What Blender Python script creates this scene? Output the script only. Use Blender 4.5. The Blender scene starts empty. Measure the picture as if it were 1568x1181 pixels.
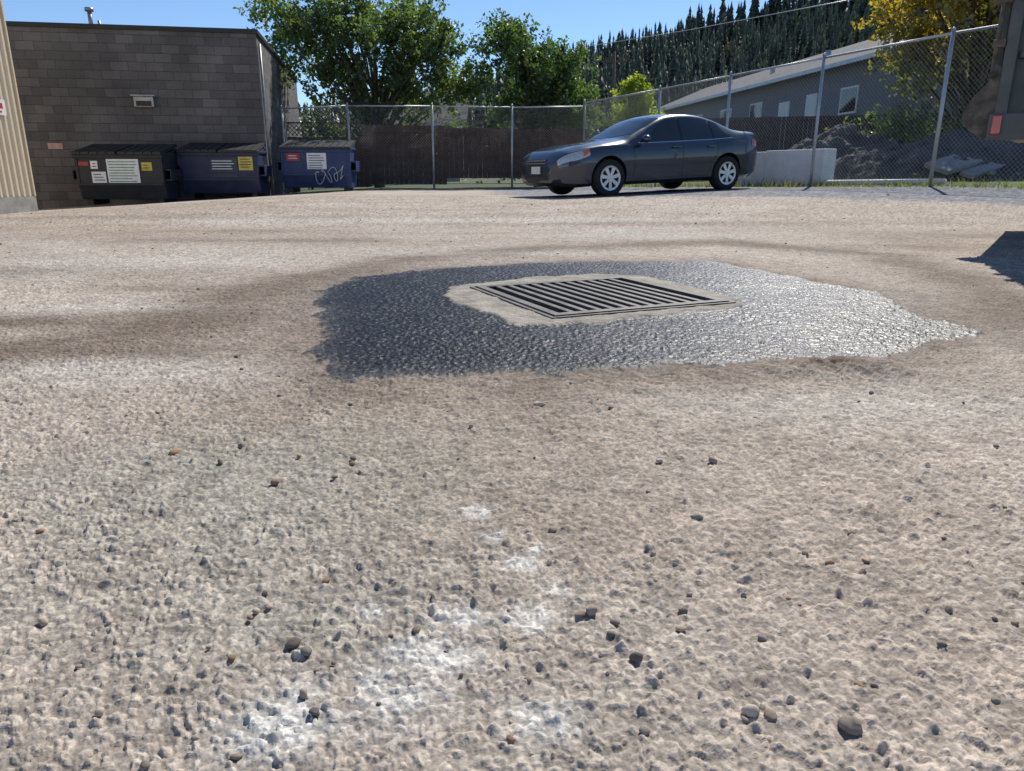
import bpy, bmesh, math, random
import numpy as np
from mathutils import Vector, Matrix
random.seed(7); rng=np.random.default_rng(7)
S=bpy.context.scene
S.view_settings.view_transform='Standard'; S.view_settings.look='None'; S.view_settings.exposure=0
R=math.radians

# ---------------------------------------------------------------- helpers
def link(o,parent=None):
    S.collection.objects.link(o)
    if parent is not None: o.parent=parent
    return o
def empty(name,loc=(0,0,0),rot=(0,0,0)):
    o=bpy.data.objects.new(name,None); o.location=loc; o.rotation_euler=rot; o.empty_display_size=.2
    return link(o)
def mesh_np(name,V,F,mat=None,parent=None,smooth=False,col=None,fattr=None):
    V=np.asarray(V,dtype=np.float32); F=np.asarray(F,dtype=np.int32)
    n=F.shape[1]; me=bpy.data.meshes.new(name)
    me.vertices.add(len(V)); me.vertices.foreach_set('co',V.ravel())
    me.loops.add(F.size); me.loops.foreach_set('vertex_index',F.ravel())
    me.polygons.add(len(F)); me.polygons.foreach_set('loop_start',np.arange(0,F.size,n,dtype=np.int32))
    try: me.polygons.foreach_set('loop_total',np.full(len(F),n,dtype=np.int32))
    except Exception: pass
    me.update(calc_edges=True)
    if smooth: me.polygons.foreach_set('use_smooth',np.ones(len(F),dtype=bool))
    if col is not None:
        a=me.attributes.new('col','FLOAT_COLOR','POINT')
        c=np.ones((len(V),4),dtype=np.float32); c[:,:3]=col; a.data.foreach_set('color',c.ravel())
    if fattr:
        for k,v in fattr.items():
            a=me.attributes.new(k,'FLOAT','POINT'); a.data.foreach_set('value',np.asarray(v,dtype=np.float32).ravel())
    if mat: me.materials.append(mat)
    o=bpy.data.objects.new(name,me); return link(o,parent)
def mesh_py(name,V,F,mat=None,parent=None,smooth=False):
    me=bpy.data.meshes.new(name); me.from_pydata([tuple(v) for v in V],[],F); me.update()
    if smooth:
        for p in me.polygons: p.use_smooth=True
    if mat: me.materials.append(mat)
    return link(bpy.data.objects.new(name,me),parent)
BF=[(0,3,2,1),(4,5,6,7),(0,1,5,4),(1,2,6,5),(2,3,7,6),(3,0,4,7)]
def boxes(name,L,mat,parent=None,bevel=0):
    """L: list of (x0,x1,y0,y1,z0,z1)"""
    V=[];F=[]
    for b in L:
        x0,x1,y0,y1,z0,z1=b; k=len(V)
        V+=[(x0,y0,z0),(x1,y0,z0),(x1,y1,z0),(x0,y1,z0),(x0,y0,z1),(x1,y0,z1),(x1,y1,z1),(x0,y1,z1)]
        F+=[tuple(k+i for i in f) for f in BF]
    o=mesh_py(name,V,F,mat,parent)
    if bevel:
        m=o.modifiers.new('b','BEVEL'); m.width=bevel; m.segments=2; m.limit_method='ANGLE'
    return o
def tube_arrays(p0,p1,r0,r1=None,n=6):
    r1=r0 if r1 is None else r1
    p0=Vector(p0);p1=Vector(p1); d=(p1-p0).normalized()
    a=d.orthogonal().normalized(); b=d.cross(a)
    V=[];F=[]
    for p,r in((p0,r0),(p1,r1)):
        for i in range(n):
            t=2*math.pi*i/n; V.append(p+a*(r*math.cos(t))+b*(r*math.sin(t)))
    for i in range(n):
        j=(i+1)%n; F.append((i,j,n+j,n+i))
    F.append(tuple(range(n-1,-1,-1))); F.append(tuple(range(n,2*n)))
    return V,F
def tubes(name,L,mat,parent=None,n=6,smooth=True):
    V=[];F=[]
    for t in L:
        v,f=tube_arrays(t[0],t[1],t[2],t[3] if len(t)>3 else None,n)
        k=len(V); V+=v; F+=[tuple(k+i for i in q) for q in f]
    return mesh_py(name,V,F,mat,parent,smooth)
HT=np.random.default_rng(99).random(65536)
def hsh(i,j,s):
    i=np.asarray(i).astype(np.int64);j=np.asarray(j).astype(np.int64)
    h=(i*73856093)^(j*19349663)^(int(s)*83492791); h^=(h>>13); return HT[h&65535]
def vnoise(x,y,s,seed=0):
    x=x/s;y=y/s;i=np.floor(x);j=np.floor(y);u=x-i;v=y-j
    i=i.astype(np.int64);j=j.astype(np.int64)
    u=u*u*(3-2*u);v=v*v*(3-2*v)
    return (hsh(i,j,seed)*(1-u)+hsh(i+1,j,seed)*u)*(1-v)+(hsh(i,j+1,seed)*(1-u)+hsh(i+1,j+1,seed)*u)*v
def fbm(x,y,s,seed=0,o=4):
    r=0;a=.5;t=0
    for k in range(o):
        r=r+a*vnoise(x+k*13.7*s,y-k*7.3*s,s/2**k,seed+k); t+=a; a*=.55
    return r/t
def sst(a,b,x):
    t=np.clip((x-a)/(b-a),0,1); return t*t*(3-2*t)

# ---------------------------------------------------------------- materials
def newmat(name):
    m=bpy.data.materials.new(name); m.use_nodes=True; nt=m.node_tree
    return m,nt,nt.nodes['Principled BSDF']
def N(nt,t,**k):
    n=nt.nodes.new(t)
    for a,b in k.items(): setattr(n,a,b)
    return n
def mat(name,col,rough=.7,metal=0,var=.25,scale=6,bump=0,bscale=40,coat=0,spec=.5,col2=None,coatr=.05):
    m,nt,b=newmat(name)
    tc=N(nt,'ShaderNodeTexCoord'); no=N(nt,'ShaderNodeTexNoise'); no.inputs['Scale'].default_value=scale; no.inputs['Detail'].default_value=6
    nt.links.new(tc.outputs['Object'],no.inputs['Vector'])
    cr=N(nt,'ShaderNodeValToRGB'); cr.color_ramp.elements[0].position=.3; cr.color_ramp.elements[1].position=.7
    c2=col2 or tuple(min(1,c*(1+var)) for c in col); c1=tuple(c*(1-var) for c in col)
    cr.color_ramp.elements[0].color=(*c1,1); cr.color_ramp.elements[1].color=(*c2,1)
    nt.links.new(no.outputs['Fac'],cr.inputs['Fac']); nt.links.new(cr.outputs['Color'],b.inputs['Base Color'])
    b.inputs['Roughness'].default_value=rough; b.inputs['Metallic'].default_value=metal
    b.inputs['Coat Weight'].default_value=coat; b.inputs['Coat Roughness'].default_value=coatr; b.inputs['Specular IOR Level'].default_value=spec
    if bump:
        n2=N(nt,'ShaderNodeTexNoise'); n2.inputs['Scale'].default_value=bscale; n2.inputs['Detail'].default_value=5
        nt.links.new(tc.outputs['Object'],n2.inputs['Vector'])
        bp=N(nt,'ShaderNodeBump'); bp.inputs['Strength'].default_value=1; bp.inputs['Distance'].default_value=bump
        nt.links.new(n2.outputs['Fac'],bp.inputs['Height']); nt.links.new(bp.outputs['Normal'],b.inputs['Normal'])
    return m
def leafmat(name,trans=.45):
    m,nt,b=newmat(name); nt.nodes.remove(b)
    out=nt.nodes['Material Output']
    at=N(nt,'ShaderNodeAttribute',attribute_name='col')
    d=N(nt,'ShaderNodeBsdfDiffuse'); t=N(nt,'ShaderNodeBsdfTranslucent'); g=N(nt,'ShaderNodeBsdfGlossy'); g.inputs['Roughness'].default_value=.4
    g.inputs['Color'].default_value=(.6,.6,.6,1)
    hs=N(nt,'ShaderNodeMix',data_type='RGBA',blend_type='MULTIPLY'); hs.inputs[0].default_value=1
    hs.inputs[7].default_value=(2.6,2.6,1.1,1)
    nt.links.new(at.outputs['Color'],hs.inputs[6]); nt.links.new(at.outputs['Color'],d.inputs['Color']); nt.links.new(hs.outputs[2],t.inputs['Color'])
    m1=N(nt,'ShaderNodeMixShader'); m1.inputs[0].default_value=trans
    nt.links.new(d.outputs[0],m1.inputs[1]); nt.links.new(t.outputs[0],m1.inputs[2])
    m2=N(nt,'ShaderNodeMixShader'); m2.inputs[0].default_value=.09
    nt.links.new(m1.outputs[0],m2.inputs[1]); nt.links.new(g.outputs[0],m2.inputs[2]); nt.links.new(m2.outputs[0],out.inputs['Surface'])
    return m
M_leaf=leafmat('leaf',.5); M_conif=leafmat('conifer_needles',.15)
M_bark=mat('bark',(.12,.09,.07),.9,bump=.01,bscale=20)
M_galv=mat('galvanised_steel',(.5,.51,.52),.45,.6,var=.12)
M_wire=mat('fence_wire',(.36,.37,.38),.5,.5,var=.1)
M_wood=mat('dark_timber',(.095,.055,.037),.85,var=.4,scale=5,bump=.004)
M_conc=mat('concrete',(.30,.29,.27),.9,var=.25,scale=5,bump=.004,bscale=60)
M_glass=mat('car_glass',(.012,.015,.017),.03,0,var=.05,coat=0,spec=.9)
M_black=mat('black_plastic',(.02,.02,.022),.5,var=.2)
M_tyre=mat('rubber',(.022,.022,.023),.85,var=.3,scale=20)
M_white=mat('white_paint',(.75,.75,.74),.55,var=.06)

# ---------------------------------------------------------------- terrain function
def gz(x,y):
    x=np.asarray(x,dtype=float); y=np.asarray(y,dtype=float)
    s=sst(5,13,y)
    xl=np.clip(x,-16,0); xr=np.clip(x,0,9)
    return s*(.055*np.minimum(xl+4.2,0)+.035*np.maximum(xr-.8,0))
def gzf(x,y): return float(gz(x,y))

# ---------------------------------------------------------------- ground sheet
CX,CY,GR=.285,2.52,R(24)          # catch basin centre & rotation
def inpoly(x,y,P):
    c=np.zeros(x.shape,bool); n=len(P)
    for i in range(n):
        x0,y0=P[i];x1,y1=P[(i+1)%n]
        if y0==y1: continue
        m=((y0>y)!=(y1>y))&(x<(x1-x0)*(y-y0)/(y1-y0)+x0); c^=m
    return c
def segdist(x,y,P,closed=True):
    d=np.full(x.shape,1e9); n=len(P)
    for i in range(n if closed else n-1):
        x0,y0=P[i];x1,y1=P[(i+1)%n]; dx,dy=x1-x0,y1-y0
        t=np.clip(((x-x0)*dx+(y-y0)*dy)/(dx*dx+dy*dy),0,1)
        d=np.minimum(d,np.hypot(x-x0-t*dx,y-y0-t*dy))
    return d
PATCH=[(-.385,1.50),(-.50,1.80),(-.60,2.25),(-.72,2.75),(-.66,3.1),(-.28,3.45),(.36,3.68),(1.0,3.70),(1.16,3.15),(1.36,2.70),(1.27,2.3),(1.30,1.98),(.90,1.71),(.65,1.66),(.17,1.56)]
PATCH=[(p[0]*.975,p[1]*.975) for p in PATCH]
COLLAR=[(-.22,2.45),(-.232,2.73),(-.10,2.84),(.05,2.97),(.32,3.08),(.53,3.04),(.68,2.71),(.76,2.444),(.725,2.29),(.39,2.14),(.22,2.03),(.02,2.01),(-.11,2.25)]
RING=[(-1.6,1.55),(-1.25,1.74),(-1.09,1.9),(-.97,2.35),(-.89,2.99),(-.535,3.75),(.25,4.35),(1.33,4.7),(2.0,3.9),(1.75,2.6),(1.45,2.1)]
def stones(x,y,cell,seed,prob=1.,rr=.62):
    ci=np.floor(x/cell).astype(np.int64);cj=np.floor(y/cell).astype(np.int64); best=np.zeros(x.shape); idd=np.zeros(x.shape)
    for di in(-1,0,1):
        for dj in(-1,0,1):
            i=ci+di;j=cj+dj
            px=(i+hsh(i,j,seed))*cell; py=(j+hsh(i,j,seed+1))*cell
            r=cell*rr*(.55+.6*hsh(i,j,seed+2)); a=hsh(i,j,seed+4)*np.pi
            dx=x-px;dy=y-py; u=dx*np.cos(a)+dy*np.sin(a);v=(-dx*np.sin(a)+dy*np.cos(a))*1.35
            d=(u*u+v*v)/(r*r)
            h=np.clip(1-d,0,1)**.8*(.35+.65*hsh(i,j,seed+3))*(hsh(i,j,seed+5)<prob)
            m=h>best; best=np.where(m,h,best); idd=np.where(m,hsh(i,j,seed+6),idd)
    return best,idd
a1=np.linspace(-.84,.84,880); g=.84+np.cumsum(np.geomspace(.006,.35,32)); a=np.concatenate([-g[::-1],a1,g])
ys=np.concatenate([np.linspace(-8,.30,24),np.exp(np.arange(math.log(.33),math.log(6),.0040)),np.exp(np.arange(math.log(6.05),math.log(40),.015)),np.exp(np.arange(math.log(41),math.log(1500),.12))])
W=np.where(ys>.33,ys,.33+(.33-ys))
X=a[None,:]*W[:,None]; Y=np.repeat(ys[:,None],len(a),1); Z=gz(X,Y)
nr,nc=X.shape
col=np.zeros((nr,nc,3)); rough=np.full((nr,nc),.9); spc=np.full((nr,nc),.35)
def mixc(c,m,t): c[...]=c*(1-m[...,None])+np.array(t)*m[...,None]
lf=fbm(X,Y,1.3,11); lf2=fbm(X,Y,.35,21); lf3=fbm(X*.6,Y*1.6,4.,31)
col[...]=np.array([.465,.395,.325])
mixc(col,sst(.42,.7,lf)*.55,[.39,.30,.225])
mixc(col,sst(.5,.75,fbm(X,Y,.8,41))*.45,[.53,.48,.415])
mixc(col,sst(.45,.7,lf3)*.5*sst(3,6,Y),[.37,.295,.215])
mixc(col,sst(.5,.72,fbm(X,Y,.5,43))*.35,[.33,.265,.205])
col*= (.82+.36*lf2)[...,None]
gm=np.exp(-(((X+.42)/.42)**2+((Y-.92)/.32)**2))*sst(.35,.6,fbm(X,Y,.25,51))
mixc(col,gm*.45,[.37,.395,.33])
gm=np.exp(-(((X+.15)/.3)**2+((Y-.55)/.13)**2))*sst(.35,.6,fbm(X,Y,.12,53)); mixc(col,gm*.35,[.38,.40,.33])
dr=segdist(X,Y,RING,False); jit=(fbm(X,Y,.3,61)-.5)*.5
mixc(col,np.exp(-((dr+jit*.5)/.20)**2)*.85,[.185,.135,.096])
pd0=segdist(X,Y,PATCH); ip=inpoly(X,Y,PATCH)
sd=np.where(ip,-pd0,pd0)+(fbm(X,Y,.12,71,3)-.5)*.10+(vnoise(X,Y,.018,76)-.5)*.03
mixc(col,np.exp(-np.clip(sd,0,9)/.16)*.8*(.4+.8*fbm(X,Y,.25,73)),[.15,.11,.082])
for (bx,by,sx,sy,st) in[(-1.5,2.1,.45,.10,.95),(-1.0,1.72,.35,.08,.8),(-1.3,2.75,.3,.10,.7),(-.85,2.1,.2,.3,.75),(-2.4,3.3,.9,.2,.6),(.72,1.56,.14,.05,.85),(.05,1.32,.12,.16,.6),(-.3,1.35,.2,.08,.5),(1.9,2.3,.5,.25,.45),(3.0,5.2,1.2,.4,.6),(2.4,4.4,.8,.2,.5),(-1.5,4.8,1.2,.2,.6),(1.4,6.5,2.2,.3,.55),(-4,7.5,2,.4,.45),(-2.2,5.6,.8,.15,.5),(.0,5.4,1.2,.12,.45),(1.5,1.75,.3,.08,.5),(-.1,.85,.12,.25,.2)]:
    mixc(col,np.clip(np.exp(-(((X-bx)/sx)**2+((Y-by)/sy)**2))*(.3+1.3*fbm(X,Y,.2,81)),0,1)*st,[.185,.137,.10])
for (bx,by,sx,sy,st) in[(-1.35,2.35,.3,.09,.6),(-.9,1.55,.3,.1,.5),(.6,1.3,.5,.12,.45),(-1.6,3.6,.7,.25,.5),(.2,4.0,.8,.1,.4),(1.0,5.3,1.6,.3,.45),(-1.0,7.,2.5,.4,.5)]:
    mixc(col,np.exp(-(((X-bx)/sx)**2+((Y-by)/sy)**2))*st,[.58,.54,.47])
for (bx,by,sr) in[(-.173,.483,.045),(-.19,.46,.03),(-.061,.564,.035),(-.085,.50,.03),(.024,.483,.028),(.0165,.618,.024),(-.045,.851,.022),(.05,.67,.02),(-.05,.62,.025),(-.1,.57,.02),(.01,.72,.02),(-.11,.53,.02),(-.02,.78,.015),(.03,.75,.012),(-.14,.63,.015)]:
    e=np.exp(-(((X-bx)/sr)**2+((Y-by)/(sr*.9))**2))*sst(.25,.75,fbm(X,Y,.02,91,3)+.2*np.exp(-(((X-bx)/sr)**2+((Y-by)/sr)**2)))
    mixc(col,np.clip(e*1.0,0,.72),[.67,.65,.60])
gb=Y-(15-1.05*X)+ (fbm(X,Y,1.2,95)-.5)*1.5
mg=sst(-.4,.6,gb)*(X>-1.0)*sst(-1,.3,X); mixc(col,mg,[.20,.205,.22]); col*=(1+mg*(vnoise(X,Y,.06,97)-.5)*.9)[...,None]
fx=7.0-(Y-12.7)*.478
ms=sst(.1,.6,X-fx)*(Y>4)+sst(22.9,23.3,Y+.157*(2.1-X)*(X<2.1)); ms=np.clip(ms,0,1)
mixc(col,ms,[.10,.095,.06]); mgr=sst(.45,.6,fbm(X,Y,1.0,99))*ms; mixc(col,mgr,[.07,.13,.03])
rs=slice(20,int(np.searchsorted(ys,6.05))+60)
x=X[rs];y=Y[rs]
wx_=x+(vnoise(x,y,.015,141)-.5)*.007; wy_=y+(vnoise(x,y,.015,142)-.5)*.007
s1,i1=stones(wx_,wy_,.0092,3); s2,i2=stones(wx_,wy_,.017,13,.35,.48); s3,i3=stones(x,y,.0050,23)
fade=1-sst(5,12,y)*.8
tm=1-sst(-.010,.010,sd[rs]); cd=segdist(x,y,COLLAR); ic=inpoly(x,y,COLLAR); sc=np.where(ic,-cd,cd)+(fbm(x,y,.06,101,3)-.5)*.06
cm=1-sst(-.008,.008,sc); tm2=tm*(1-cm)
dustc=.4+1.0*fbm(x,y,.12,103)
h=(s1*.0040+s2*.0044+s3*.0010)*fade*dustc+fbm(x,y,.012,106,2)*.0026*fade+fbm(x,y,.045,105,3)*.0035*fade+fbm(x,y,.2,107,2)*.005
mud=np.clip(np.exp(-(((x-.72)/.16)**2+((y-1.55)/.06)**2))*1.2,0,1)+np.exp(-np.clip(np.abs(sd[rs]-.03),0,9)/.03)*.25*(1-tm)
h+=mud*fbm(x,y,.04,109)*.03
htar=.008+s1*.0030+s2*.0014+s3*.0010+fbm(x,y,.15,111)*.008
hc=.015+fbm(x,y,.05,113)*.006+s3*.0010
h=h*(1-tm)+htar*tm; h=h*(1-cm)+hc*cm
ca,sa=math.cos(GR),math.sin(GR)
lu=(x-CX)*ca+(y-CY)*sa; lv=-(x-CX)*sa+(y-CY)*ca
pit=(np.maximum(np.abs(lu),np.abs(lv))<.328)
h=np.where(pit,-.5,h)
Z[rs]+=h
c=col[rs]
c*=(.92+.16*i1)[...,None]; c*=(1-.28*(1-sst(0,.25,np.maximum(s1,s2)))*(1-tm2))[...,None]  # occlusion-like shade in the gaps between stones is baked into the colour
c=np.where(((i2>.92)&(s2>.25))[...,None],c*.62,c); c=np.where(((i2<.06)&(s2>.25))[...,None],c*1.2,c)
right=sst(.25,1.2,x-.25*(y-2.5))
dust=np.clip(sst(.5,.75,fbm(x,y,.3,121))*.05+.45*np.exp(-np.abs(sd[rs])/.03)+right*.38*fbm(x,y,.2,125),0,.7)  # dust on the tar; glare on the right also painted in as paler colour
tarc=np.array([.017,.018,.022])*(1+1.3*(i1-.5))[...,None]
tarc=np.where(((i1>.93)&(s1>.2))[...,None],np.array([.14,.14,.145]),tarc)
tarc=tarc*(1-dust*.6)[...,None]+np.array([.30,.28,.255])*(dust*.6)[...,None]
c=c*(1-tm[...,None])+tarc*tm[...,None]
cc=np.array([.34,.305,.25])*(.55+.7*fbm(x,y,.08,123))[...,None]
c=c*(1-cm[...,None])+cc*cm[...,None]
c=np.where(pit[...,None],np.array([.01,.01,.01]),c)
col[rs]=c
rough[rs]=rough[rs]*(1-tm2)+(.42-.08*right+.25*dust)*tm2; spc[rs]=spc[rs]*(1-tm2)+(.13+.30*right)*tm2
idx=np.arange(nr*nc).reshape(nr,nc)
F=np.stack([idx[:-1,:-1],idx[:-1,1:],idx[1:,1:],idx[1:,:-1]],-1).reshape(-1,4)
M_ground,nt,b=newmat('dusty_asphalt_ground')
at=N(nt,'ShaderNodeAttribute',attribute_name='col'); ar=N(nt,'ShaderNodeAttribute',attribute_name='rgh'); asp=N(nt,'ShaderNodeAttribute',attribute_name='spc')
geo=N(nt,'ShaderNodeNewGeometry')
n1=N(nt,'ShaderNodeTexNoise'); n1.inputs['Scale'].default_value=260; n1.inputs['Detail'].default_value=2
n2=N(nt,'ShaderNodeTexNoise'); n2.inputs['Scale'].default_value=22; n2.inputs['Detail'].default_value=4
n3=N(nt,'ShaderNodeTexVoronoi'); n3.inputs['Scale'].default_value=60
for n_ in(n1,n2,n3): nt.links.new(geo.outputs['Position'],n_.inputs['Vector'])
mr=N(nt,'ShaderNodeMapRange'); mr.inputs['From Min'].default_value=.25; mr.inputs['From Max'].default_value=.75; mr.inputs['To Min'].default_value=.66; mr.inputs['To Max'].default_value=1.34
nt.links.new(n1.outputs['Fac'],mr.inputs['Value'])
mr2=N(nt,'ShaderNodeMapRange'); mr2.inputs['From Min'].default_value=.3; mr2.inputs['From Max'].default_value=.7; mr2.inputs['To Min'].default_value=.76; mr2.inputs['To Max'].default_value=1.22
nt.links.new(n2.outputs['Fac'],mr2.inputs['Value'])
mm=N(nt,'ShaderNodeMath',operation='MULTIPLY'); nt.links.new(mr.outputs[0],mm.inputs[0]); nt.links.new(mr2.outputs[0],mm.inputs[1])
vm=N(nt,'ShaderNodeVectorMath',operation='SCALE'); nt.links.new(at.outputs['Color'],vm.inputs[0]); nt.links.new(mm.outputs[0],vm.inputs['Scale'])
nt.links.new(vm.outputs[0],b.inputs['Base Color']); nt.links.new(ar.outputs['Fac'],b.inputs['Roughness']); nt.links.new(asp.outputs['Fac'],b.inputs['Specular IOR Level'])
bp=N(nt,'ShaderNodeBump'); bp.inputs['Distance'].default_value=.0012; bp.inputs['Strength'].default_value=1; nt.links.new(n1.outputs['Fac'],bp.inputs['Height'])
bp2=N(nt,'ShaderNodeBump'); bp2.inputs['Distance'].default_value=.004; bp2.inputs['Strength'].default_value=.8; nt.links.new(n3.outputs['Distance'],bp2.inputs['Height']); nt.links.new(bp.outputs['Normal'],bp2.inputs['Normal'])
nt.links.new(bp2.outputs['Normal'],b.inputs['Normal'])
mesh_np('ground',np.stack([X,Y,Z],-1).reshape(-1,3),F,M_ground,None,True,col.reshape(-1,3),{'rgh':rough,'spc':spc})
del X,Y,Z,col

# ---------------------------------------------------------------- loose pebbles
bm=bmesh.new(); bmesh.ops.create_icosphere(bm,subdivisions=2,radius=1); bm.verts.ensure_lookup_table()
IV=np.array([v.co[:] for v in bm.verts]); IF=np.array([[v.index for v in f.verts] for f in bm.faces]); bm.free()
def rockset(name,L,m,colfn,parent=None,embed=.45,rough=.42,zoff=0):
    V=[];F=[];C=[]
    for k,(x,y,r) in enumerate(L):
        d=IV.copy()
        for q in range(7):       # planar chips give angular stones
            nq=rng.normal(size=3); nq/=np.linalg.norm(nq); lim=.5+.35*rng.random()
            e_=d@nq; d-=np.clip(e_-lim,0,None)[:,None]*nq*.95
        d+=rng.normal(size=d.shape)*.03
        sc=np.array([1.15,.75+.4*rng.random(),.5+.4*rng.random()])*r
        d*=sc; t=rng.random()*6.28; c_,s_=math.cos(t),math.sin(t)
        d=d@np.array([[c_,s_,0],[-s_,c_,0],[0,0,1]])
        z=gzf(x,y)+sc[2]*(1-embed)+zoff
        V.append(d+np.array([x,y,z])); F.append(IF+42*k); C.append(np.repeat(np.array(colfn())[None],42,0))
    return mesh_np(name,np.concatenate(V),np.concatenate(F),m,parent,False,np.concatenate(C))
def attrmat(name,rough=.9):
    m,nt,b=newmat(name); at=N(nt,'ShaderNodeAttribute',attribute_name='col')
    no=N(nt,'ShaderNodeTexNoise'); no.inputs['Scale'].default_value=120; no.inputs['Detail'].default_value=5; geo=N(nt,'ShaderNodeNewGeometry'); nt.links.new(geo.outputs['Position'],no.inputs['Vector'])
    mr=N(nt,'ShaderNodeMapRange'); mr.inputs['To Min'].default_value=.4; mr.inputs['To Max'].default_value=1.6; nt.links.new(no.outputs['Fac'],mr.inputs['Value'])
    vm=N(nt,'ShaderNodeVectorMath',operation='SCALE'); nt.links.new(at.outputs['Color'],vm.inputs[0]); nt.links.new(mr.outputs[0],vm.inputs['Scale'])
    nt.links.new(vm.outputs[0],b.inputs['Base Color']); b.inputs['Roughness'].default_value=rough; b.inputs['Specular IOR Level'].default_value=.3
    return m
M_rock=attrmat('stone')
L=[(.232,.836,.0085),(.066,.623,.006),(.078,.628,.0065),(-.20,.575,.0075),(-.185,.562,.006),(.19,.488,.0075),(.205,.484,.006),(.262,.470,.0085),(.05,1.30,.010),(.22,1.02,.006),(.30,1.02,.007),(.05,.80,.006),(-.24,1.03,.006),(-.52,1.05,.009),(.11,.555,.006),(.35,.72,.006),(-.09,.60,.005),(-.45,.61,.006),(.33,.74,.005),(.43,.63,.005),(-.33,.94,.006),(-.28,.80,.005),(.16,.60,.005),(.0,.46,.005)]
for k in range(420):
    y=.42*math.exp(rng.random()**.8*math.log(11/.42)); x=(rng.random()*1.7-.85)*y
    L.append((x,y,.0020+.0028*rng.random()**2+.0010*y*rng.random()))
def pc():
    t=rng.random(); base=[(.38,.30,.225),(.29,.235,.185),(.46,.385,.31),(.36,.225,.14),(.21,.18,.155)][rng.integers(5)]
    return [q*(.7+.5*t) for q in base]
rockset('loose_pebbles',L,M_rock,pc,zoff=.006)

# ---------------------------------------------------------------- storm drain grate
M_iron=mat('cast_iron',(.10,.092,.085),.6,.3,var=.4,scale=14,bump=.001,bscale=120)
gd=empty('storm_drain_grate',(CX,CY,.0),(0,0,GR))
hs=.318
bars=[(-hs,hs,-hs,-hs+.03,-.02,.026),(-hs,hs,hs-.03,hs,-.02,.026),(-hs,-hs+.03,-hs+.03,hs-.03,-.02,.026),(hs-.03,hs,-hs+.03,hs-.03,-.02,.026)]
nb=12; w=(2*hs-.06)/nb
for i in range(1,nb):
    xx=-hs+.03+i*w; bars.append((xx-.011,xx+.011,-hs+.03,hs-.03,-.02,.024))
boxes('grate_bars',bars,M_iron,gd,.002)
f=.334
boxes('grate_frame',[(-f,f,-f,-hs-.004,-.15,.022),(-f,f,hs+.004,f,-.15,.022),(-f,-hs-.004,-hs-.004,hs+.004,-.15,.022),(hs+.004,f,-hs-.004,hs+.004,-.15,.022)],M_iron,gd)
M_dark=mat('catch_basin_interior',(.03,.028,.026),.9)
boxes('catch_basin_walls',[(-.38,.38,-.38,-.345,-.7,.0),(-.38,.38,.345,.38,-.7,.0),(-.38,-.345,-.345,.345,-.7,.0),(.345,.38,-.345,.345,-.7,.0)],M_dark,gd)

# ---------------------------------------------------------------- block building
M_block,nt,b=newmat('concrete_block')
tc=N(nt,'ShaderNodeTexCoord'); sp=N(nt,'ShaderNodeSeparateXYZ'); cb=N(nt,'ShaderNodeCombineXYZ'); ad=N(nt,'ShaderNodeMath',operation='ADD')
nt.links.new(tc.outputs['Object'],sp.inputs[0]); nt.links.new(sp.outputs['X'],ad.inputs[0]); nt.links.new(sp.outputs['Y'],ad.inputs[1])
nt.links.new(ad.outputs[0],cb.inputs[0]); nt.links.new(sp.outputs['Z'],cb.inputs[1])
br=N(nt,'ShaderNodeTexBrick'); br.inputs['Scale'].default_value=1; br.inputs['Brick Width'].default_value=.4; br.inputs['Row Height'].default_value=.2; br.inputs['Mortar Size'].default_value=.006; br.inputs['Mortar Smooth'].default_value=.6
br.inputs['Color1'].default_value=(.115,.108,.107,1); br.inputs['Color2'].default_value=(.18,.168,.164,1); br.inputs['Mortar'].default_value=(.10,.095,.092,1); br.inputs['Bias'].default_value=-.2
nt.links.new(cb.outputs[0],br.inputs['Vector'])
no=N(nt,'ShaderNodeTexNoise'); no.inputs['Scale'].default_value=.7; no.inputs['Detail'].default_value=6; nt.links.new(tc.outputs['Object'],no.inputs['Vector'])
mr=N(nt,'ShaderNodeMapRange'); mr.inputs['From Min'].default_value=.3; mr.inputs['From Max'].default_value=.7; mr.inputs['To Min'].default_value=.6; mr.inputs['To Max'].default_value=1.3; nt.links.new(no.outputs['Fac'],mr.inputs['Value'])
nn=N(nt,'ShaderNodeTexNoise'); nn.inputs['Scale'].default_value=30; nn.inputs['Detail'].default_value=5; nt.links.new(tc.outputs['Object'],nn.inputs['Vector'])
mr3=N(nt,'ShaderNodeMapRange'); mr3.inputs['To Min'].default_value=.6; mr3.inputs['To Max'].default_value=1.4; nt.links.new(nn.outputs['Fac'],mr3.inputs['Value'])
mm=N(nt,'ShaderNodeMath',operation='MULTIPLY'); nt.links.new(mr.outputs[0],mm.inputs[0]); nt.links.new(mr3.outputs[0],mm.inputs[1])
vm=N(nt,'ShaderNodeVectorMath',operation='SCALE'); nt.links.new(br.outputs['Color'],vm.inputs[0]); nt.links.new(mm.outputs[0],vm.inputs['Scale']); nt.links.new(vm.outputs[0],b.inputs['Base Color'])
bp=N(nt,'ShaderNodeBump'); bp.inputs['Distance'].default_value=.01; bp.invert=True; nt.links.new(br.outputs['Fac'],bp.inputs['Height']); nt.links.new(bp.outputs['Normal'],b.inputs['Normal']); b.inputs['Roughness'].default_value=.9
bb=empty('concrete_block_building',(-6.25,19.5,0),(0,0,R(10.3)))
boxes('walls',[(-16,0,0,10,-.8,3.70)],M_block,bb)
boxes('parapet_cap',[(-16.05,.05,-.05,10.05,3.702,3.80)],M_black,bb)
M_vent=mat('vent_metal',(.35,.36,.37),.4,.5)
boxes('wall_vent',[(-2.95,-2.5,-.12,-.002,1.98,2.22),(-3.0,-2.45,-.16,-.002,2.222,2.26)],M_vent,bb,.01)
boxes('vent_opening',[(-2.90,-2.55,-.125,-.121,2.0,2.12)],M_black,bb)
M_pink=mat('faded_sign',(.55,.32,.30),.6)
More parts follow.
